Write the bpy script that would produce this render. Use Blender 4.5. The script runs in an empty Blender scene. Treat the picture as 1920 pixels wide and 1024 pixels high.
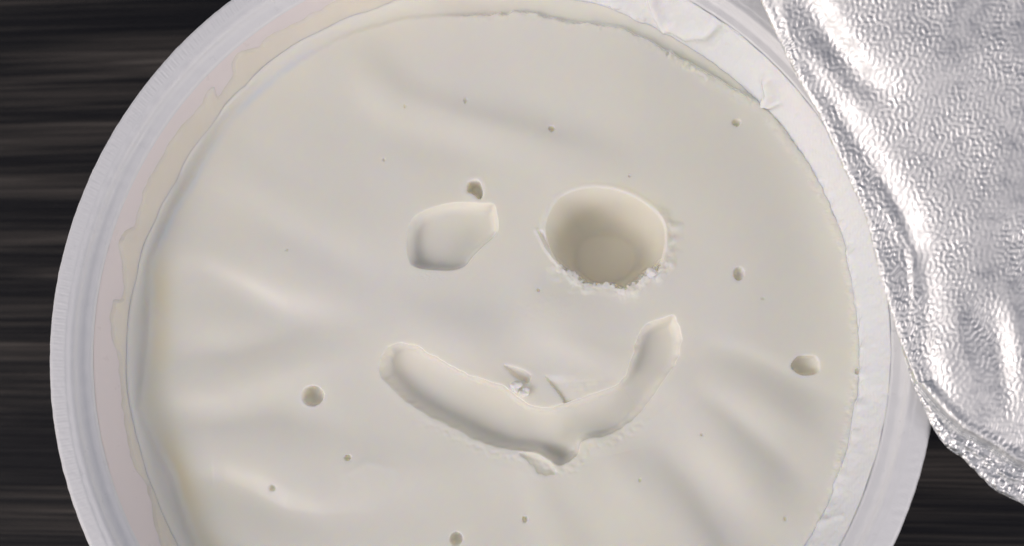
import bpy, bmesh, math, random
import numpy as np
from mathutils import Vector, Matrix

# ------------------------------------------------------------------ camera, light, exposure
MM = 0.001
F = 2000.0                                   # focal length in photo pixels (1920 wide)
NAD = np.array([1180.0, 800.0])              # where the plumb line from the lens meets the picture
CAM = np.array([16.365, -10.004, 111.857])   # millimetres, origin at the centre of the tub's rim

def _rot():
    d = np.array([(NAD[0]-960)/F, -(NAD[1]-512)/F, -1.0]); d /= np.linalg.norm(d)
    t = np.array([0, 0, -1.0]); v = np.cross(d, t); c = d @ t
    K = np.array([[0, -v[2], v[1]], [v[2], 0, -v[0]], [-v[1], v[0], 0]])
    return np.eye(3) + K + K @ K/(1+c)
ROT = _rot()

scene = bpy.context.scene
cd = bpy.data.cameras.new("camera"); cam = bpy.data.objects.new("camera", cd)
scene.collection.objects.link(cam); scene.camera = cam
M4 = Matrix([[*ROT[i], CAM[i]*MM] for i in range(3)] + [[0, 0, 0, 1]])
cam.matrix_world = M4
cd.sensor_width = 36; cd.lens = 36*F/1920; cd.clip_start = 0.005; cd.clip_end = 50
cd.dof.use_dof = True; cd.dof.focus_distance = 0.1185; cd.dof.aperture_fstop = 28

SUN_EL, SUN_AZ = math.radians(42), math.radians(210)   # azimuth measured from +X, counter-clockwise: light comes from the left, a little below
w = bpy.data.worlds.new("World"); scene.world = w; w.use_nodes = True
nt = w.node_tree; bg = nt.nodes["Background"]
sky = nt.nodes.new("ShaderNodeTexSky"); sky.sky_type = 'NISHITA'; sky.sun_disc = False
sky.sun_elevation = SUN_EL; sky.sun_rotation = math.radians(90) - SUN_AZ
sky.air_density = 1.0; sky.dust_density = 4.0; sky.ozone_density = 1.0
hsv = nt.nodes.new('ShaderNodeHueSaturation'); hsv.inputs['Saturation'].default_value = 0.5; hsv.inputs['Value'].default_value = 2.1   # sky greyed, and brightened for the foil's reflections
nt.links.new(sky.outputs[0], hsv.inputs['Color']); wb = nt.nodes.new('ShaderNodeMixRGB'); wb.blend_type = 'MULTIPLY'; wb.inputs[0].default_value = 1; wb.inputs[2].default_value = (1.0, 0.945, 0.96, 1)   # the camera's white balance
nt.links.new(hsv.outputs[0], wb.inputs[1]); nt.links.new(wb.outputs[0], bg.inputs[0]); bg.inputs[1].default_value = 0.15
sd = bpy.data.lights.new("sun", 'SUN'); sd.energy = 1.3; sd.angle = math.radians(18); sd.color = (1.0, 0.92, 0.91)
sun = bpy.data.objects.new("sun", sd); scene.collection.objects.link(sun)
sv = Vector((math.cos(SUN_EL)*math.cos(SUN_AZ), math.cos(SUN_EL)*math.sin(SUN_AZ), math.sin(SUN_EL)))
sun.rotation_euler = sv.to_track_quat('Z', 'Y').to_euler()
sun.location = sv*0.5
ad_ = bpy.data.lights.new("fill_light", 'AREA'); ad_.shape = 'RECTANGLE'; ad_.size = 0.30; ad_.size_y = 0.2; ad_.energy = 2.6; ad_.color = (1.0, 0.89, 0.87)
fill = bpy.data.objects.new("fill_light", ad_); scene.collection.objects.link(fill)   # added low fill lamp that brightens the left inner wall
wv = Vector((math.cos(math.radians(19))*math.cos(math.radians(-32)), math.cos(math.radians(19))*math.sin(math.radians(-32)), math.sin(math.radians(19))))
fill.location = wv*0.45; fill.rotation_euler = wv.to_track_quat('Z', 'Y').to_euler()
scene.view_settings.view_transform = 'Standard'; scene.view_settings.look = 'None'
scene.view_settings.exposure = -1.80; scene.view_settings.gamma = 1
scene.cycles.max_bounces = 16; scene.cycles.diffuse_bounces = 8
scene.cycles.transmission_bounces = 8

# ------------------------------------------------------------------ helpers
def proj(p):
    q = (p - CAM) @ ROT
    return 960 - F*q[..., 0]/q[..., 2], 512 + F*q[..., 1]/q[..., 2]
def unproj(px, py, z):
    """point of the horizontal plane z (mm) seen at photo pixel (px, py)"""
    px = np.asarray(px, float); py = np.asarray(py, float)
    d = np.stack([(px-960)/F, -(py-512)/F, -np.ones_like(px)], -1) @ ROT.T
    k = (z - CAM[2])/d[..., 2]
    return CAM + d*np.asarray(k)[..., None]

def mesh_from(name, co, faces, smooth=True):
    me = bpy.data.meshes.new(name)
    co = np.asarray(co, np.float32).reshape(-1, 3)*MM; faces = np.asarray(faces, np.int32)
    k = faces.shape[1]
    me.vertices.add(len(co)); me.vertices.foreach_set("co", co.ravel())
    me.loops.add(faces.size); me.loops.foreach_set("vertex_index", faces.ravel())
    me.polygons.add(len(faces))
    me.polygons.foreach_set("loop_start", np.arange(0, faces.size, k, dtype=np.int32))
    me.update(calc_edges=True)
    if smooth: me.polygons.foreach_set("use_smooth", np.ones(len(faces), bool))
    me.validate(); return me
def obj(name, me, mat, parent=None):
    o = bpy.data.objects.new(name, me); scene.collection.objects.link(o)
    if me and mat: me.materials.append(mat)
    if parent: o.parent = parent
    return o
def tag(o, label=None, cat=None, group=None, kind=None):
    for k, v in (("label", label), ("category", cat), ("group", group), ("kind", kind)):
        if v: o[k] = v
    return o
def grid_faces(ny, nx, keep=None, flip=False):
    i = np.arange(ny*nx).reshape(ny, nx)
    f = np.stack([i[:-1, :-1], i[:-1, 1:], i[1:, 1:], i[1:, :-1]], -1)
    if flip: f = f[..., ::-1]
    if keep is not None: f = f[keep]
    return f.reshape(-1, 4)
def compact(co, faces):
    used = np.zeros(len(co), bool); used[faces.ravel()] = True
    idx = np.cumsum(used)-1
    return co[used], idx[faces]

def seg_dist(X, Y, poly, closed=False):
    """unsigned distance, signed side (left +) of the nearest segment and the running parameter"""
    P = np.asarray(poly, float)
    if closed: P = np.vstack([P, P[:1]])
    best = np.full(X.shape, 1e18); side = np.zeros(X.shape); par = np.zeros(X.shape)
    for k in range(len(P)-1):
        ax, ay = P[k]; bx, by = P[k+1]; dx, dy = bx-ax, by-ay; L2 = dx*dx+dy*dy+1e-12
        t = np.clip(((X-ax)*dx+(Y-ay)*dy)/L2, 0, 1)
        ex, ey = X-ax-t*dx, Y-ay-t*dy; d = ex*ex+ey*ey
        m = d < best
        best = np.where(m, d, best); side = np.where(m, np.sign(dx*ey-dy*ex), side); par = np.where(m, k+t, par)
    return np.sqrt(best), side, par
def inside(X, Y, poly):
    P = np.asarray(poly, float); r = np.zeros(X.shape, bool)
    for k in range(len(P)):
        ax, ay = P[k]; bx, by = P[(k+1) % len(P)]
        if ay == by: continue
        r ^= ((ay > Y) != (by > Y)) & (X < (bx-ax)*(Y-ay)/(by-ay)+ax)
    return r
def smooth_closed(poly, n=6, it=2):
    """resample a closed outline finely and soften its corners"""
    P = np.asarray(poly, float); out = []
    m = len(P)
    for k in range(m):
        p0, p1, p2, p3 = P[k-1], P[k], P[(k+1) % m], P[(k+2) % m]
        for t in np.arange(n)/n:
            out.append(0.5*((2*p1)+(-p0+p2)*t+(2*p0-5*p1+4*p2-p3)*t*t+(-p0+3*p1-3*p2+p3)*t**3))
    return np.array(out)
def sdf(X, Y, poly, pad=60):
    """inside-positive distance to a closed outline, exact within pad of its box"""
    P = np.asarray(poly, float); out = np.full(X.shape, -float(pad))
    m = (X > P[:, 0].min()-pad) & (X < P[:, 0].max()+pad) & (Y > P[:, 1].min()-pad) & (Y < P[:, 1].max()+pad)
    x, y = X[m], Y[m]
    d, _, _ = seg_dist(x, y, P, True)
    out[m] = np.where(inside(x, y, P), d, -d)
    return out
def sstep(a, b, x):
    t = np.clip((x-a)/(b-a), 0, 1); return t*t*(3-2*t)
def waves(X, Y, lam, n=20, seed=1, spread=0.3, aniso=(1, 1)):
    """band-limited relief: the sum of plane waves of about the same length, unit variance"""
    rs = np.random.RandomState(seed); out = np.zeros(X.shape)
    for _ in range(n):
        a = rs.uniform(0, 2*np.pi); L = lam*math.exp(rs.normal()*spread); k = 2*np.pi/L
        out += np.sin(k*(np.cos(a)*X/aniso[0]+np.sin(a)*Y/aniso[1])+rs.uniform(0, 2*np.pi))
    return out*math.sqrt(2.0/n)

# ------------------------------------------------------------------ materials
def new_mat(name):
    m = bpy.data.materials.new(name); m.use_nodes = True
    return m, m.node_tree, m.node_tree.nodes["Principled BSDF"]
def noise(nt, scale, detail=3, rough=0.55, vec=None):
    n = nt.nodes.new("ShaderNodeTexNoise"); n.inputs["Scale"].default_value = scale
    n.inputs["Detail"].default_value = detail; n.inputs["Roughness"].default_value = rough
    if vec is not None: nt.links.new(vec, n.inputs["Vector"])
    return n
def ramp(nt, src, stops):
    r = nt.nodes.new("ShaderNodeValToRGB"); e = r.color_ramp.elements
    while len(e) < len(stops): e.new(0.5)
    for k, (p, c) in enumerate(stops): e[k].position = p; e[k].color = (*c, 1)
    nt.links.new(src, r.inputs[0]); return r
def tc(nt):
    n = nt.nodes.new("ShaderNodeTexCoord"); return n.outputs["Object"]

def mat_yogurt(name="yogurt", c0=(0.96, 0.922, 0.805), c1=(0.966, 0.934, 0.84), depth=0.0022, gloss=0.27):
    m, nt, b = new_mat(name)
    o = tc(nt)
    n1 = noise(nt, 60, 3, 0.5, o)
    r = ramp(nt, n1.outputs[0], [(0.3, c0), (0.7, c1)])
    nt.links.new(r.outputs[0], b.inputs["Base Color"])
    b.inputs["Subsurface Weight"].default_value = 1.0
    b.inputs["Subsurface Radius"].default_value = (1.0, 0.85, 0.5)
    b.inputs["Subsurface Scale"].default_value = depth
    if name == "yogurt":
        at = nt.nodes.new("ShaderNodeAttribute"); at.attribute_name = "scatter"
        nt.links.new(at.outputs["Fac"], b.inputs["Subsurface Scale"])
        for nm_, col in (("yellow_fringe", (0.90, 0.83, 0.60)), ("thin", (0.83, 0.88, 0.89))):       # light scattered through the left edge, painted yellow; film thin enough for the plastic to show
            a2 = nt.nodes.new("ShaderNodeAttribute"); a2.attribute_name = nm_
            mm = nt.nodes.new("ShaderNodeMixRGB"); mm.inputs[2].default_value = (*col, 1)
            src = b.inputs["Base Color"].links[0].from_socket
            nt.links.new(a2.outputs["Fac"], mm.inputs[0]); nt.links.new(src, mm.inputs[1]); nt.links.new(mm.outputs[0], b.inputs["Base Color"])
    b.inputs["Roughness"].default_value = gloss; b.inputs["IOR"].default_value = 1.35
    n2 = noise(nt, 2600, 3, 0.6, o)
    bp = nt.nodes.new("ShaderNodeBump"); bp.inputs["Strength"].default_value = 0.15; bp.inputs["Distance"].default_value = 0.00001
    nt.links.new(n2.outputs[0], bp.inputs["Height"]); nt.links.new(bp.outputs[0], b.inputs["Normal"])
    return m
def mat_plastic(name, through, tint, base=(0.895, 0.92, 0.925, 1)):
    m, nt, b = new_mat(name)
    o = tc(nt)
    b.inputs["Base Color"].default_value = base
    b.inputs["Roughness"].default_value = 0.32; b.inputs["IOR"].default_value = 1.49
    n2 = noise(nt, 1500, 4, 0.6, o)
    bp = nt.nodes.new("ShaderNodeBump"); bp.inputs["Strength"].default_value = 0.3; bp.inputs["Distance"].default_value = 0.00003
    nt.links.new(n2.outputs[0], bp.inputs["Height"]); nt.links.new(bp.outputs[0], b.inputs["Normal"])
    rr = ramp(nt, noise(nt, 400, 3, 0.6, o).outputs[0], [(0.3, (0.24,)*3), (0.75, (0.5,)*3)])
    nt.links.new(rr.outputs[0], b.inputs["Roughness"])
    t = nt.nodes.new("ShaderNodeBsdfTranslucent"); t.inputs["Color"].default_value = (*tint, 1)
    mx = nt.nodes.new("ShaderNodeMixShader"); mx.inputs[0].default_value = through
    nt.links.new(b.outputs[0], mx.inputs[1]); nt.links.new(t.outputs[0], mx.inputs[2])
    nt.links.new(mx.outputs[0], nt.nodes["Material Output"].inputs["Surface"])
    return m
def mat_foil(name, rough, scale, dist):
    m, nt, b = new_mat(name)
    o = tc(nt)
    b.inputs["Metallic"].default_value = 1; b.inputs["Base Color"].default_value = (0.815, 0.83, 0.825, 1)
    rr = ramp(nt, noise(nt, 900, 3, 0.6, o).outputs[0], [(0.3, (rough*0.8,)*3), (0.7, (rough*1.25,)*3)])
    nt.links.new(rr.outputs[0], b.inputs["Roughness"])
    n2 = noise(nt, scale, 4, 0.6, o)
    bp = nt.nodes.new("ShaderNodeBump"); bp.inputs["Strength"].default_value = 0.6; bp.inputs["Distance"].default_value = dist
    nt.links.new(n2.outputs[0], bp.inputs["Height"]); nt.links.new(bp.outputs[0], b.inputs["Normal"])
    return m
def mat_table():
    m, nt, b = new_mat("dark_wood")
    o = tc(nt)
    mp = nt.nodes.new("ShaderNodeMapping"); mp.inputs["Scale"].default_value = (6, 135, 1); mp.inputs["Rotation"].default_value = (0, 0, 0.035)
    nt.links.new(o, mp.inputs[0])
    n1 = noise(nt, 1.0, 3, 0.55, mp.outputs[0]); n1.inputs["Distortion"].default_value = 0.25
    mp2 = nt.nodes.new("ShaderNodeMapping"); mp2.inputs["Scale"].default_value = (18, 1300, 1)
    nt.links.new(o, mp2.inputs[0])
    n2 = noise(nt, 1.0, 4, 0.6, mp2.outputs[0])
    ad = nt.nodes.new("ShaderNodeMath"); ad.operation = 'MULTIPLY_ADD'; ad.inputs[1].default_value = 0.62
    nt.links.new(n2.outputs[0], ad.inputs[0]); nt.links.new(n1.outputs[0], ad.inputs[2])
    r = ramp(nt, ad.outputs[0], [(0.72, (0.007, 0.0075, 0.010)), (0.80, (0.018, 0.0175, 0.018)), (0.92, (0.050, 0.045, 0.041)), (1.0, (0.10, 0.09, 0.08))])
    nt.links.new(r.outputs[0], b.inputs["Base Color"])
    b.inputs["Roughness"].default_value = 0.55
    b.inputs["Specular IOR Level"].default_value = 0.15
    bp = nt.nodes.new("ShaderNodeBump"); bp.inputs["Strength"].default_value = 0.8; bp.inputs["Distance"].default_value = 0.0006
    nt.links.new(ad.outputs[0], bp.inputs["Height"]); nt.links.new(bp.outputs[0], b.inputs["Normal"])
    return m
YOG, PLA, TAB = mat_yogurt(), mat_plastic('thin_white_plastic', 0.14, (1.0, 0.92, 0.88), (0.95, 0.905, 0.89, 1)), mat_table()  # wall's base colour tinted pink to stand in for warm light on it
RIMP = mat_plastic('white_plastic_rim', 0.10, (0.95, 0.88, 0.86))
FILM = mat_yogurt('thin_yogurt_film', (0.83, 0.88, 0.90), (0.91, 0.935, 0.92), 0.0007, 0.14)
CREAM = mat_yogurt('cream_film', (0.83, 0.80, 0.70), (0.87, 0.84, 0.75), 0.0006)
CURD = mat_yogurt('curd', (0.94, 0.935, 0.88), (0.96, 0.955, 0.91), 0.0003)
FOIL = mat_foil("foil", 0.52, 1500, 0.000003); FOILE = mat_foil("foil_edge", 0.40, 1200, 0.00004)

# ------------------------------------------------------------------ the table
ZT = -56.0
n = 61
gx, gy = np.meshgrid(np.linspace(-450, 450, n), np.linspace(-450, 450, n))
top = np.stack([gx, gy, np.full_like(gx, ZT)], -1)
me = mesh_from("table_top", top, grid_faces(n, n))
tag(obj("table_top", me, TAB), kind="structure")

# ------------------------------------------------------------------ the tub
def wall_r(z):                       # inner radius of the wall at height z
    return np.where(z > -9.0, 43.2+(z+1.6)*0.32, 43.2-7.4*0.32+(z+9.0)*0.05)
def lathe(name, prof, nseg, mat, parent, rel=None):
    P = np.asarray(prof, float); th = np.linspace(0, 2*np.pi, nseg, endpoint=False)
    R = np.repeat(P[:, 0][:, None], nseg, 1); Z = np.repeat(P[:, 1][:, None], nseg, 1); T = np.repeat(th[None], len(P), 0)
    if rel is not None: R, Z = rel(R, Z, T)
    co = np.stack([R*np.cos(T), R*np.sin(T), Z], -1)
    i = np.arange(len(P)*nseg).reshape(len(P), nseg); j = np.roll(i, -1, 1)
    f = np.stack([i[:-1], i[1:], j[1:], j[:-1]], -1).reshape(-1, 4)
    return obj(name, mesh_from(name, co.reshape(-1, 3), f), mat, parent)
tub = tag(obj("yogurt_tub", None, None), "round white plastic tub full of yogurt standing on the dark wooden table", "tub")
tub.location = (0, 0, 0)
zi = np.linspace(-1.7, -9, 10)
inner = [(float(wall_r(z)), z) for z in zi] + [(float(wall_r(-30.)), -30.), (float(wall_r(-54.)), -54.), (10, -54.6), (0.01, -54.6)]
outer = [(0.01, -55.4), (38.6, -55.9), (39.2, -55.2), (float(wall_r(-30.))+.8, -30), (float(wall_r(-9.))+.8, -9.2), (43.95, -1.95)]
lathe("wall", inner[::-1], 512, PLA, tub)
lathe("wall", outer[::-1][::-1], 512, PLA, tub)
def fine(pts, step=0.12):
    out = []
    for (a, b), (c, d) in zip(pts[:-1], pts[1:]):
        k = max(1, int(math.hypot(c-a, d-b)/step))
        out += [(a+(c-a)*t/k, b+(d-b)*t/k) for t in range(k)]
    return out+[pts[-1]]
rim_prof = [(43.17, -1.70), (43.22, -1.45), (43.36, -1.28), (43.5, -1.22), (44.1, -1.05), (44.3, -0.92), (44.50, -0.70), (44.62, -0.36), (44.74, -0.14), (44.90, -0.03),
            (45.15, 0.0), (45.42, -0.01), (45.52, 0.02), (45.62, 0.05), (45.74, 0.06), (46.5, 0.08), (46.95, 0.09), (47.2, 0.04), (47.38, -0.1), (47.48, -0.32), (47.5, -0.7), (47.46, -1.6), (47.38, -2.2),
            (47.2, -2.35), (47.0, -2.2), (46.9, -1.2), (46.7, -0.75), (45.4, -0.72), (45.0, -1.2), (44.6, -1.75), (44.0, -1.95)]
def rim_rel(R, Z, T):
    s = T*46.5; q = (sstep(45.55, 45.8, R)-sstep(47.3, 47.5, R))*(Z > -0.3)
    patch = np.clip(0.55+0.5*waves(T*46.5, R*0, 14, 12, 5)*0.6, 0.12, 1)
    left_up = 0.5+0.5*np.cos(T-math.radians(140))
    amp = 0.001+0.010*patch*left_up**2
    teeth = 0.6*np.sin(s*2*np.pi/0.36+1.2*np.sin(s*0.9)+1.6*(R-46))+0.7*np.sin(s*2*np.pi/0.63+2*np.sin(s*0.5)+2*(R-46))
    Z = Z+q*amp*teeth+q*0.008*waves(s, R*1.3, 1.1, 18, 9)*(1-0.5*left_up)
    Z = Z+0.05*waves(T*46, R*0, 60, 8, 3)*np.where(Z > -3, 1, 0)
    Z = Z+0.012*waves(s, R, 2.2, 16, 12)*np.where(R < 45.5, 1, 0)*(R > 42.7)
    e = sstep(47.0, 47.4, R); R = R+e*0.012*waves(s, Z, 1.3, 14, 21)
    return R, Z
lathe("rim", fine(rim_prof, 0.14), 3600, RIMP, tub, rim_rel)

# ------------------------------------------------------------------ outlines traced on the yogurt's surface plane (photo pixels)
ZY = -7.0
OUT = [(640,72),(700,50),(760,35),(850,30),(900,27),(960,24),(1000,24),(1040,36),(1080,43),(1150,50),(1180,62),(1220,80),(1262,103),(1300,122),(1340,146),(1380,170),(1420,195),(1445,215),(1470,250),(1500,285),(1525,320),(1550,370),(1572,420),(1590,470),(1602,530),(1610,590),(1612,650),(1612,700),(1605,760),(1595,820),(1580,880),(1560,935),(1535,980),(1510,1024),(1450,1100),(1350,1200),(1200,1300),(1000,1325),(800,1310),(650,1260),(500,1170),(420,1090),(372,1010),(345,940),(330,890),(305,840),(285,800),(272,765),(280,700),(288,620),(288,560),(292,500),(310,450),(335,395),(365,345),(400,285),(440,225),(490,175),(550,125)]
EYE = [(762,458),(764,434),(773,412),(792,397),(821,386),(849,380),(877,379),(905,381),(922,381),(929,390),(934,426),(926,444),(908,460),(887,481),(872,499),(849,507),(821,507),(789,504),(771,495),(764,476)]
DROP = [(874,353),(877,342),(887,338),(898,340),(903,351),(904,367),(899,373),(891,367),(884,362),(877,360)]
HOLE = [(1023,420),(1032,395),(1049,372),(1074,359),(1102,353),(1133,353),(1165,360),(1197,374),(1225,395),(1243,420),(1247,444),(1244,469),(1237,493),(1229,508),(1216,508),(1204,520),(1186,532),(1171,540),(1155,537),(1147,530),(1141,528),(1134,531),(1116,532),(1098,530),(1084,522),(1081,514),(1074,511),(1053,499),(1039,479),(1028,458),(1023,437)]
MOUTH = [(711,690),(713,672),(724,655),(740,646),(757,643),(778,647),(803,662),(838,681),(877,702),(919,715),(947,725),(968,743),(989,757),(1010,763),(1031,764),(1053,758),(1077,750),(1109,739),(1137,729),(1158,720),(1172,704),(1181,680),(1186,662),(1193,637),(1204,616),(1225,602),(1246,595),(1263,592),(1272,609),(1278,630),(1276,651),(1266,683),(1246,711),(1222,746),(1200,774),(1172,799),(1137,817),(1106,822),(1090,831),(1083,853),(1067,867),(1048,872),(1030,862),(1010,849),(982,846),(933,839),(891,824),(856,806),(821,788),(786,769),(750,743),(726,718),(715,708)]

def axis(segs):
    out = []
    for a, b, s in segs: out += list(np.arange(a, b, s))
    return np.array(out)
ux = axis([(215, 695, 2.2), (695, 1295, 1.2), (1295, 1668, 2.2)])
uy = axis([(-40, 325, 2.2), (325, 895, 1.2), (895, 1060, 2.2), (1060, 1372, 6)])
U, V = np.meshgrid(ux, uy)
H = np.zeros(U.shape)                       # height in mm over the plane ZY

def stroke(pts, amp, wl, wr=None):
    """soft ridge (amp > 0) or trough along a line; its width differs on the two sides"""
    wr = wr or wl; P = np.asarray(pts, float); pad = 3*max(wl, wr)
    m = (U > P[:, 0].min()-pad) & (U < P[:, 0].max()+pad) & (V > P[:, 1].min()-pad) & (V < P[:, 1].max()+pad)
    d, s, par = seg_dist(U[m], V[m], P)
    w_ = np.where(s > 0, wl, wr)
    L = len(P)-1; end = 0.04+0.96*np.sin(np.pi*np.clip(par/L, 0, 1))
    H[m] += 1.15*amp*np.exp(-(d/w_)**2)*end
def mound(x, y, rx, ry, amp, rot=0):
    c, s = math.cos(rot), math.sin(rot); a = (U-x)*c+(V-y)*s; b = -(U-x)*s+(V-y)*c
    H[:] += amp*np.exp(-(a/rx)**2-(b/ry)**2)

# slow swells of the spooned, settled surface
H += 0.12*waves(U, V, 620, 10, 4) + 0.03*waves(U, V, 240, 14, 8) + 0.004*waves(U, V, 70, 16, 11)+0.0006*waves(U, V, 22, 18, 15)
stroke([(700,128),(745,185),(860,225),(1000,262),(1090,290),(1200,330)], 0.42, 60, 34)
stroke([(640,185),(760,255),(900,285),(1010,310)], -0.22, 42)
stroke([(830,120),(1000,190),(1170,250),(1330,300)], -0.30, 80)
mound(700, 150, 40, 60, 0.35, -0.5)
mound(835, 625, 80, 52, 0.55, 0.3); mound(1050, 590, 85, 60, 0.60, 0.15); mound(945, 560, 50, 60, -0.25)
mound(1085, 650, 90, 30, 0.22, 0.3)
stroke([(300,505),(380,515),(450,545),(530,590),(620,605)], -0.34, 46, 30)
stroke([(290,455),(420,470),(560,500),(700,560)], 0.22, 75)
stroke([(300,660),(430,655),(560,610),(690,600)], -0.26, 26, 44)
stroke([(300,740),(430,735),(560,690),(680,655)], 0.26, 30, 40)
stroke([(300,790),(420,785),(520,770),(640,800)], -0.22, 26, 36)
stroke([(330,860),(400,850),(500,870),(600,905),(720,925)], 0.40, 60, 60)
stroke([(350,905),(420,905),(470,925),(530,958),(600,970),(760,960)], -0.42, 46, 24)
stroke([(480,820),(600,850),(760,880),(900,900)], 0.18, 40)
stroke([(340,330),(480,340),(640,420),(740,470)], 0.2, 50); stroke([(380,430),(520,440),(650,500),(740,540)], -0.16, 40)
stroke([(1215,790),(1260,850),(1310,920),(1370,1020),(1400,1080)], -0.50, 34, 62)
stroke([(1290,770),(1350,840),(1430,930),(1500,1010)], 0.34, 46)
stroke([(1300,640),(1400,670),(1500,720),(1590,760)], -0.26, 28, 20); stroke([(1300,690),(1400,740),(1500,800),(1560,850)], 0.26, 34)
stroke([(1290,720),(1360,770),(1440,840),(1520,910)], -0.22, 22)
stroke([(1160,850),(1180,930),(1190,1040)], 0.30, 60)
stroke([(960,880),(940,960),(930,1060)], -0.18, 60)
mound(700, 905, 46, 34, 0.12); stroke([(655,930),(650,890),(690,866),(740,880),(752,915)], 0.05, 9)
stroke([(1280,300),(1400,380),(1500,500)], 0.18, 90)

hx, hy = U-860, V-600; hr = np.hypot(hx, hy); ha = np.arctan2(-hy, hx)+0.0007*hr*0
fan = np.sin(ha*17+1.3*np.sin(ha*5)+hr*0.003)+0.7*np.sin(ha*29+hr*0.004+2)
H += 0.06*fan*sstep(170, 420, hr)*(0.9*np.exp(-((np.abs(ha)-math.pi)/0.55)**2)+np.exp(-((ha+0.75)/0.55)**2))
nz = waves(U, V, 26, 22, 31)*0.5+waves(U, V, 11, 22, 32)*0.5
# hollows
HOLE_s = smooth_closed(HOLE, 4)
jag = 1.6*waves(U, V, 17, 18, 41)+1.1*waves(U, V, 8, 18, 42)
lower = sstep(470, 505, V)*(U > 1035)
sh = sdf(U, V, HOLE_s, 90)
sh = sh+jag*lower*sstep(26, 6, np.abs(sh))
fl = (np.hypot((U-1131)/56.0, (V-462)/46.0)-1)*51          # distance outside the floor of the hole
dep = 9.6
k = np.clip(sh/(sh+np.clip(fl, 0, None)+1e-3), 0, 1)
k = 1-(1-k)**2.2
k = np.where(sh > 0, np.maximum(k, sstep(0, 5, sh)*0.10), 0)
well = dep*k
# the torn lip along the lower and right side of the hole
out_h = -sh
band = sstep(0.2, 4, out_h)*sstep(30, 9, out_h+4*waves(U, V, 40, 16, 45))*(out_h > 0)
ang = np.degrees(np.arctan2(-(V-445), U-1135))
lipw = np.clip(sstep(40, 10, ang)*sstep(-100, -60, ang)+0.55*sstep(-95, -110, ang)*sstep(-165, -140, ang), 0, 1)
H += band*lipw*(0.26+0.10*waves(U, V, 40, 20, 43, 0.3)+0.03*waves(U, V, 18, 20, 44, 0.3))
# peeled skin left of the hole
H += 0.0
d_, s_, p_ = seg_dist(U, V, [(1006,432),(1014,447),(1022,464),(1034,480),(1048,496)])
H += -0.40*np.exp(-((d_-5)/4.5)**2)*(s_ < 0)*sstep(430, 440, V)*sstep(500, 482, V)+0.16*np.exp(-(d_/4)**2)
H += 0.10*np.exp(-((out_h-4)/5.0)**2)*(out_h > 0)
H -= well

def scoop(poly, depth, w_, pw=0.5, edge=0.10, rag=0.0, seed=51):
    P = smooth_closed(poly, 4); s = sdf(U, V, P, 40)
    if rag: s = s+rag*waves(U, V, 26, 16, seed)*sstep(18, 2, np.abs(s))
    t = np.clip(s/w_, 0, 1)
    H[:] += edge*np.exp(-((s+5)/6.0)**2)*(s < 0)
    prof = (1-(1-t)**2)**pw
    return s, np.where(s > 0, depth*prof, 0)
se, de = scoop(EYE, 1.8, 20, 0.55, 0.01)
de = np.where(se > 0, 1.7*(1-(1-np.clip(se/24, 0, 1))**3.2), 0)
H -= de*(1-0.22*sstep(870, 930, U)*sstep(455, 395, V))
sm, _ = scoop(MOUTH, 2.3, 34, 0.62, 0.015, 0.6)
gy_, gx_ = np.gradient(sm, uy, ux); up = (gx_*0.55-gy_*0.83)/(np.hypot(gx_, gy_)+1e-6)     # 1 on the lower left wall, -1 on the upper right one
wm = 15+15*sstep(-0.3, 0.7, up)*sstep(1130, 980, U)+8*sstep(1150, 1200, U)
dm = np.where(sm > 0, 2.3*(1-(1-np.clip(sm/wm, 0, 1))**3.2), 0)
# shallower where the spoon came out to the right, deepest at the left end
H -= dm*(1-0.30*sstep(980, 1060, U)+0.15*sstep(1150, 1240, U))
H += sstep(4, 30, sm)*0.03*waves(U, V, 110, 14, 61)
H -= 0.5*np.exp(-(((U-1052)/24)**2+((V-850)/16)**2))*(sm > 0)
def pit(poly, depth, w_, pw=0.6, edge=0.05, rag=0.0):
    s, d = scoop(poly, depth, w_, pw, edge, rag, 71); H[:] -= d
pit(DROP, 1.7, 8, 0.5, 0.06)
pit([(945,685),(958,687),(975,693),(990,699),(996,706),(990,718),(978,716),(965,708),(954,698)], 0.6, 11, 0.8, 0.04, 0.8)
# step of torn skin right of the crumb
d_, s_, p_ = seg_dist(U, V, [(1020,705),(1032,722),(1046,738),(1055,752)])
ok = (V > 700) & (sm < 0)
H += np.where(ok, -0.50*np.where(s_ < 0, np.exp(-(d_/26.0))*sstep(0, 2.5, d_), 0)*sstep(702, 720, V)*sstep(766, 750, V), 0)
H += 0.015*waves(U, V, 18, 16, 73, 0.5)*np.exp(-(((U-1090)/50)**2+((V-722)/18)**2))
# shallow flake below the middle of the mouth
pit([(975,848),(1010,853),(1030,866),(1042,884),(1034,891),(1012,889),(1000,874),(985,860)], 0.28, 14, 0.6, 0.03, 1.0)
H += 0.02*waves(U, V, 16, 16, 75, 0.5)*np.exp(-(((sm+12)/12)**2))*(sm < 0)*sstep(740, 820, V)
H += 0.006*waves(U, V, 12, 16, 76, 0.5)*np.exp(-(((U-1010)/60)**2+((V-575)/22)**2))
H += 0.015*waves(U, V, 12, 16, 77, 0.5)*np.exp(-(((U-815)/60)**2+((V-518)/9)**2))
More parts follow.
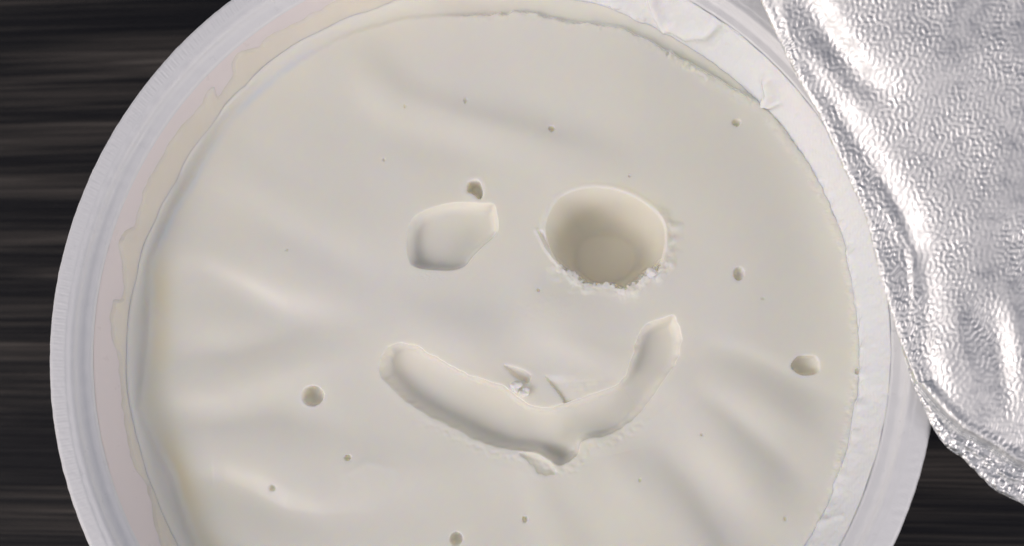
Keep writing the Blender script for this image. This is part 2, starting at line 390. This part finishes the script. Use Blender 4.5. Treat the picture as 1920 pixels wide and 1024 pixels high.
# bubbles that broke at the surface
BUB = [(872,188,3.2,5.5),(1034,241,6,5.5),(1381,231,8,6.5),(1385,513,10,13),(1510,685,27,20),(1608,696,5,6),(585,742,20,19),(652,858,6,6),
       (510,915,6.5,6),(984,974,5.5,6),(855,1010,12,12),(1316,815,3,3),(1251,100,4,4),(1472,972,3,3),(540,470,2.5,2.5),(1180,330,2.5,2.5),(1430,560,2.5,2.5),(760,200,2.5,2.5),(1200,900,3,3),(1010,545,3,3),(720,300,2.5,2.5)]
for (bx, by, rx, ry) in BUB:
    q = np.hypot((U-bx)/rx, (V-by)/ry)
    if (rx, ry) == (27, 20): q = q+0.09*waves(U, V, 46, 14, 81)
    m = q < 1
    H[:] = H+np.where(m, -min(rx, ry)/16.5*1.5*np.sqrt(np.clip(1-q*q, 0, 1))**0.8, 0)
    H[:] = H+0.05*np.exp(-((q-1.12)/0.16)**2)*(q > 1)
# edge of the yogurt: it has shrunk back from the wall and rounds off into a narrow groove
OUT_s = smooth_closed(OUT, 3)
so, _, _ = seg_dist(U, V, OUT_s, True); so = np.where(inside(U, V, OUT_s), so, -so)
phi = np.degrees(np.arctan2(-(V-675), U-946))
topgap = sstep(102, 92, phi)*sstep(38, 58, phi)             # the open gap along the upper side
rightlip = sstep(-40, -20, phi)*sstep(64, 56, phi)
rag = waves(U, V, 60, 20, 91, 0.6)*1.8+waves(U, V, 20, 20, 92, 0.5)*0.6
so = so+rag*(0.3+0.4*np.maximum(topgap, rightlip))
leftside = sstep(110, 140, np.abs(phi))
H += (0.08+0.04*nz)*np.exp(-((so-7)/9.0)**2)*rightlip+0.03*nz*np.exp(-((so-6)/7.0)**2)*topgap
H += leftside*(-0.25*sstep(3, -26, so)+0.08*np.exp(-((so+8)/7.0)**2))*sstep(128, 150, np.abs(phi))        # the left edge sags softly
drop = 0.25*(1-leftside)+0.8*topgap+0.15*rightlip
H -= drop*sstep(3, -9, so)
base = unproj(U, V, ZY)
rr = np.hypot(base[..., 0], base[..., 1]); lim = wall_r(ZY+np.clip(H, -4, 2))
keepv = rr < lim+0.45
kf = keepv[:-1, :-1] & keepv[1:, :-1] & keepv[:-1, 1:] & keepv[1:, 1:]
dw = np.clip(wall_r(ZY)-rr, 0, None)
H += 0.9*np.exp(-dw/0.55)*(phi > 96)*sstep(96, 108, phi)+0.9*np.exp(-dw/0.55)*sstep(-100, -120, phi)
co = base.copy(); co[..., 2] = ZY+H
c2, f2 = compact(co.reshape(-1, 3), grid_faces(len(uy), len(ux), kf, flip=True))
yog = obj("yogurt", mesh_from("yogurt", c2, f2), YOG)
scat = 0.0015-0.0012*sstep(45, 6, so)-0.0009*lipw*sstep(30, 8, out_h)*(out_h > -2)
scat = scat-0.0010*np.exp(-(sm/20.0)**2)-0.0010*np.exp(-(se/16.0)**2)
scat = np.clip(scat, 0.0003, 1).reshape(-1); used = np.zeros(scat.size, bool)
used[grid_faces(len(uy), len(ux), kf).ravel()] = True
vary = 0.75+0.25*waves(U, V, 150, 12, 95)
yellow_fringe = leftside*np.exp(-((so-8)/np.where(so > 8, 26.0, 9.0))**2)*sstep(430, 560, V)*0.75*vary
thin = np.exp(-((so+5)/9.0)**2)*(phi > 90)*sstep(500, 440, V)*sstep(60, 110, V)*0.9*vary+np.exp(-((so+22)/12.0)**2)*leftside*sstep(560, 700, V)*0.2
for nm_, arr in (("yellow_fringe", yellow_fringe), ("thin", thin)):
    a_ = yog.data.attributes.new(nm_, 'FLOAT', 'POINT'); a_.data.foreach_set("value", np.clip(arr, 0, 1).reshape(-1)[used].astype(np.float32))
at_ = yog.data.attributes.new("scatter", 'FLOAT', 'POINT'); at_.data.foreach_set("value", scat[used].astype(np.float32))
tag(yog, "thick white yogurt with a winking smiley face scooped into its smooth surface", "yogurt")

def height_at(px, py):
    j = int(np.argmin(np.abs(ux-px))); i = int(np.argmin(np.abs(uy-py))); return ZY+H[i, j]
def blob(name, px, py, sx, sy, sz, seed, mat, parent, z=None, sub=4, rough=0.22, lift=0.3):
    bm = bmesh.new(); bmesh.ops.create_icosphere(bm, subdivisions=sub, radius=1)
    P = np.array([v.co[:] for v in bm.verts]); rs = np.random.RandomState(seed)
    n_ = np.zeros(len(P))
    for kk in range(24):
        d = rs.normal(size=3); d /= np.linalg.norm(d); fq = rs.choice([2.0, 3.5, 6.0, 10.0])
        n_ += np.sin(P @ d*fq+rs.uniform(0, 6.28))/fq
    Q = P*(1+rough*n_)[:, None]*np.array([sx, sy, sz])
    for v, q in zip(bm.verts, Q): v.co = Vector(q*MM)
    for f in bm.faces: f.smooth = True
    me = bpy.data.meshes.new(name); bm.to_mesh(me); bm.free()
    o = obj(name, me, mat, parent)
    zz = height_at(px, py) if z is None else z
    o.location = Vector(unproj(px, py, zz+lift*sz)*MM); o.location.z = (zz+lift*sz)*MM
    return o
blob("curd_crumb", 970, 727, 0.75, 0.62, 0.5, 3, CURD, yog, z=ZY+0.25, rough=0.3)
blob("curd_crumb", 983, 735, 0.6, 0.5, 0.45, 5, CURD, yog, z=ZY+0.2, rough=0.3)
blob("curd_crumb", 1221, 513, 0.6, 0.45, 0.4, 6, CURD, yog, z=ZY+0.15)

# ------------------------------------------------------------------ yogurt smeared on the tub's inner wall
def smear(name, polys, t0, t1, tfun, label, mat, z0=-8.3, z1=-1.35, nth=900, nz_=150):
    T, Z = np.meshgrid(np.radians(np.linspace(t0, t1, nth)), np.linspace(z0, z1, nz_))
    R = wall_r(Z); p = np.stack([R*np.cos(T), R*np.sin(T), Z], -1)
    X, Y = proj(p)
    s = np.full(X.shape, -60.0)
    for P in polys: s = np.maximum(s, sdf(X, Y, smooth_closed(P, 3), 60))
    th = tfun(X, Y, s, T, Z)
    R2 = R-th; co = np.stack([R2*np.cos(T), R2*np.sin(T), Z+th*0.25], -1)
    a = th > -0.06; kf = a[:-1, :-1] | a[1:, :-1] | a[:-1, 1:] | a[1:, 1:]
    c, f = compact(co.reshape(-1, 3), grid_faces(nz_, nth, kf, flip=False))
    o = obj(name, mesh_from(name, c, f), mat); tag(o, label, "yogurt smear"); o["group"] = "yogurt left on the tub wall"
    return o
LS = [(850,-40),(852,6),(846,28),(760,50),(700,66),(640,90),(562,130),(510,170),(462,218),(414,276),(366,345),(328,410),(303,466),(287,525),(278,600),(268,690),(264,770),(272,830),(285,880),(297,930),(318,985),(345,1050),
      (335,1080),(298,1012),(275,912),(250,872),(238,820),(229,762),(224,700),(219,662),(209,630),(207,612),(209,572),(213,561),(229,560),(231,517),(226,480),(226,440),(250,425),(262,385),(272,350),(300,300),(322,262),(350,225),(370,205),(392,168),(403,164),(408,180),(425,160),(437,138),(434,116),(455,95),(485,88),(500,70),(560,40),(640,-5),(700,-40)]
def t_left(X, Y, s, T, Z):
    n_ = waves(X, Y, 80, 16, 101)*0.4+waves(X, Y, 30, 16, 102)*0.06
    s = s+0.7*waves(X, Y, 30, 14, 103)
    return -0.2+np.clip(s+4, 0, None)**0.5*0.0+0.2*sstep(-4, 0, s)+sstep(-1, 7, s)*(0.13+0.04*n_)+sstep(4, 30, s)*0.10*(1+0.6*n_)
smear("yogurt_smear", [LS], 96, 222, t_left, "cream smear with a ragged edge on the left inner wall of the tub", CREAM, nth=1500, nz_=170)
RS = [(985,-60),(1000,-2),(1100,5),(1160,22),(1192,38),(1215,60),(1250,96),(1300,130),(1380,175),(1440,220),(1500,300),(1550,380),(1590,480),(1606,600),(1612,700),(1600,800),(1575,890),(1535,975),(1490,1060),
      (1600,1060),(1635,980),(1662,900),(1678,820),(1690,740),(1696,640),(1690,520),(1665,420),(1625,320),(1565,210),(1500,130),(1420,50),(1330,-10),(1260,-60)]
def t_right(X, Y, s, T, Z):
    n_ = waves(X, Y, 110, 18, 111, 0.5)*0.45+waves(X, Y, 42, 18, 112, 0.5)*0.16+waves(X, Y, 18, 18, 113, 0.5)*0.05
    n_ = n_+0.10*waves(X, Y, 15, 18, 114, 0.5)+0.08*np.abs(waves(X, Y, 50, 18, 115, 0.5))
    th = sstep(-6, 8, s)*(0.11+0.07*n_)-0.2*sstep(2, -6, s)
    th += sstep(2, 8, s)*sstep(26, 12, s)*np.clip(0.04+0.07*waves(X, Y, 38, 18, 116, 0.5), 0, 0.5)*(X < 1640)
    def add(pts, amp, w_):
        d, sd_, _ = seg_dist(X, Y, pts); return amp*np.exp(-(d/w_)**2)
    th += add([(1222,-10),(1232,25),(1248,52)], 0.45, 9)+add([(1262,50),(1290,66),(1325,62),(1342,48)], 0.5, 10)
    th += add([(1150,-5),(1180,15),(1200,30)], 0.4, 14)+add([(1441,150),(1447,175),(1443,190)], 0.7, 10)+add([(1450,196),(1462,190)], 0.4, 6)
    th += add([(1440,192),(1436,186)], 0.3, 4)
    th += add([(1600,480),(1622,560),(1632,640),(1630,720)], 0.35, 16)+add([(1605,760),(1600,850),(1570,910)], 0.3, 12)
    th += add([(1540,985),(1565,972),(1580,968)], 0.12, 5)
    th -= add([(1335,95),(1400,110),(1380,60)], 0.07, 24)+add([(1190,60),(1250,85),(1330,130)], 0.10, 10)
    return th
smear("yogurt_smear", [RS], -42, 92, t_right, "lumpy white residue on the right inner wall beside the foil lid", FILM, nth=1700, nz_=190)

# ------------------------------------------------------------------ the foil lid, peeled back and curling over the right side
E0 = np.array([(1335,-180),(1380,-90),(1425,0),(1450,55),(1478,112),(1505,165),(1535,215),(1560,270),(1595,345),(1625,415),(1640,480),(1665,570),(1690,650),(1712,720),(1748,800),(1775,838),(1800,855),(1835,890),(1870,922),(1920,945),(1980,975),(2060,1000)], float)
def resample(P, n_):
    out = []
    m = len(P)
    for k_ in range(m-1):
        p0, p1, p2, p3 = P[max(k_-1, 0)], P[k_], P[k_+1], P[min(k_+2, m-1)]
        for t in np.arange(8)/8:
            out.append(0.5*((2*p1)+(-p0+p2)*t+(2*p0-5*p1+4*p2-p3)*t*t+(-p0+3*p1-3*p2+p3)*t**3))
    out.append(P[-1]); Q = np.array(out)
    L = np.r_[0, np.cumsum(np.hypot(*np.diff(Q, axis=0).T))]
    s = np.linspace(0, L[-1], n_); return np.stack([np.interp(s, L, Q[:, 0]), np.interp(s, L, Q[:, 1])], 1)
NT, NS = 820, 430
E1 = resample(E0, NT)
tt = np.linspace(0, 1, NT)
wob = waves(tt*1400, tt*0, 30, 16, 121)*1.2*sstep(0.70, 0.80, tt); E1[:, 0] += wob*0.5; E1[:, 1] += wob
F1 = np.stack([np.full(NT, 2230.0), -180+1180*tt], 1)
ss = np.linspace(0, 1, NS)**1.12
FX = E1[:, None, 0]*(1-ss)+F1[:, None, 0]*ss; FY = E1[:, None, 1]*(1-ss)+F1[:, None, 1]*ss
dE, _, pE = seg_dist(FX, FY, E0)
_, _, prow = seg_dist(E1[:, 0], E1[:, 1], E0); pE = np.repeat(prow[:, None], FX.shape[1], 1)
TT = np.interp(pE, [0, 2, 4, 7, 9, 12, 14, 18, 21], [0, .12, .2, .32, .42, .58, .7, .88, 1])
zE = np.interp(pE, [0, 2, 5, 9, 12, 14, 17, 19, 21], [9, 7.5, 5.5, 3.4, 2.0, 1.2, 0.2, -0.4, -1])
wR = np.interp(pE, [0, 2, 4, 7, 9, 10, 11, 12, 14, 21], [26, 24, 26, 44, 66, 72, 66, 44, 30, 30])
hR = np.interp(pE, [0, 2, 4, 7, 9, 10, 11, 12, 14, 21], [1.2, 1.25, 1.35, 2.1, 3.0, 3.4, 3.1, 2.0, 1.0, 0.8])
tq = np.clip(dE/wR, 0, 1)
rise = np.where(dE < wR*0.86, 0.72*(dE/wR)/0.86*1.0+0.28*np.sqrt(1-(1-np.clip(dE/wR/0.86, 0, 1))**2), 1.0)
rise = 0.82*rise+0.18*sstep(0.7, 1.35, dE/wR)
sp = lambda x, q=5.0: q*np.logaddexp(0, x/q)
bw = np.interp(pE, [0, 2, 4, 7, 9, 11, 12, 21], [18, 20, 30, 40, 40, 34, 24, 10])
s1, s2 = 0.02, 0.46
FZ = zE+0.35*(1-np.exp(-dE/5.0))+0.053*(s1*dE+(s2-s1)*sp(dE-wR)-s2*sp(dE-wR-bw, 9.0))+4.4*(1-np.exp(-sp(dE-wR-bw, 9.0)/380.0))
def fst(pts, amp, wl, wr=None, cut=None):
    global FZ
    d, s, par = seg_dist(FX, FY, pts); L = len(pts)-1
    FZ = FZ+0.48*amp*np.exp(-(d/np.where(s > 0, wl, wr or wl))**2)*np.sin(np.pi*np.clip(par/L, 0, 1))
fst([(1485,-60),(1515,10),(1560,80),(1610,140),(1690,190)], -1.5, 36, 26)
fst([(1455,-10),(1480,60),(1510,120)], 0.35, 9, 14)
fst([(1560,-30),(1640,60),(1760,120),(1880,150)], 0.2, 90)
fst([(1600,200),(1690,260),(1800,300),(1920,330)], -0.2, 70, 100)
fst([(1700,400),(1790,470),(1900,520)], 0.25, 90)
fst([(1706,455),(1712,490),(1716,560),(1708,640)], 0.55, 8, 22)
fst([(1640,330),(1672,400),(1704,462)], 0.35, 14, 10)
fst([(1790,540),(1800,640),(1850,760)], 0.7, 40, 26); fst([(1850,560),(1870,650),(1890,790)], -0.7, 30, 22)
fst([(1890,520),(1915,640),(1925,800)], 0.6, 26, 20); fst([(1930,300),(1960,500),(1960,760)], -0.3, 60)
fst([(1745,600),(1770,680),(1800,760)], 0.4, 30, 22)
dc, sc_, _ = seg_dist(FX, FY, [(1560,215),(1600,300),(1650,382),(1704,462),(1711,520),(1716,590)])
FZ += 0.12*np.exp(-np.sqrt(dc**2+9)/20.0)*np.sin(np.pi*np.clip(_/5.0, 0, 1))**0.5
FZ += 0.03*waves(FX, FY, 230, 14, 131)+0.006*waves(FX, FY, 90, 14, 132)
# the border that was sealed to the rim: flat, crinkled, without the embossing
BW = np.interp(pE, [0, 12, 13, 14, 17, 19, 21], [0, 0, 6, 34, 62, 92, 110])
border = sstep(-4, 4, BW-dE)*(pE > 12)
FZ -= 0.5*np.exp(-((dE-BW)/5.0)**2)*(pE > 13)+0.30*border
FZ += 0.3*np.exp(-((dE-BW-14)/12.0)**2)*(pE > 13)
s_along = TT*1500
crk = np.abs(waves(FX, FY, 60, 14, 141))-0.7+0.6*(np.abs(waves(FX, FY, 26, 16, 142))-0.7)+0.35*waves(FX, FY, 12, 16, 143)
FZ += border*0.055*crk+0.18*np.exp(-((dE-BW*0.5)/6.0)**2)*(pE > 13.5)
# worm-like embossing
emb = waves(FX, FY, 11.0, 46, 151, 0.14)
emb = np.tanh(emb*1.3)
strip = sstep(1.05, 0.8, dE/wR)
amp = (1-border)*(0.024+0.018*strip)*(0.8+0.25*waves(FX, FY, 160, 12, 152)).clip(0.4, 1.3)
FZ += amp*emb
W = unproj(FX, FY, FZ)
# the free edge turns under
NU = 10
v0 = W[:, 0]; inn = W[:, 12]-W[:, 0]; inn[:, 2] = 0; inn /= np.linalg.norm(inn, axis=1)[:, None]+1e-9
roll = np.minimum(hR[:, 0], 1.4)*np.where(pE[:, 0] > 12.5, 0.05, 0.5)
und = []
for k_ in range(NU, 0, -1):
    a = k_/NU; und.append(v0+inn*(roll*1.2*a*a*3+0.05*a)[:, None]+np.stack([0*roll, 0*roll, -roll*math.sin(a*1.5)*0.9-0.03*a], -1))
W = np.concatenate([np.stack(und, 1), W], 1)
nc = NS+NU
bfull = np.concatenate([np.repeat(border[:, :1], NU, 1), border], 1)
bface = (bfull[:-1, :-1]+bfull[1:, 1:])/2 > 0.5
lid = tag(obj("foil_lid", None, None), "silver embossed foil lid peeled back over the right side of the tub", "lid")
allf = grid_faces(NT, nc, None, flip=True).reshape(NT-1, nc-1, 4)
for nm, sel, mt in (("foil_sheet", ~bface, FOIL), ("sealing_edge", bface, FOILE)):
    c, f = compact(W.reshape(-1, 3), allf[sel].reshape(-1, 4)); obj(nm, mesh_from(nm, c, f), mt, lid)
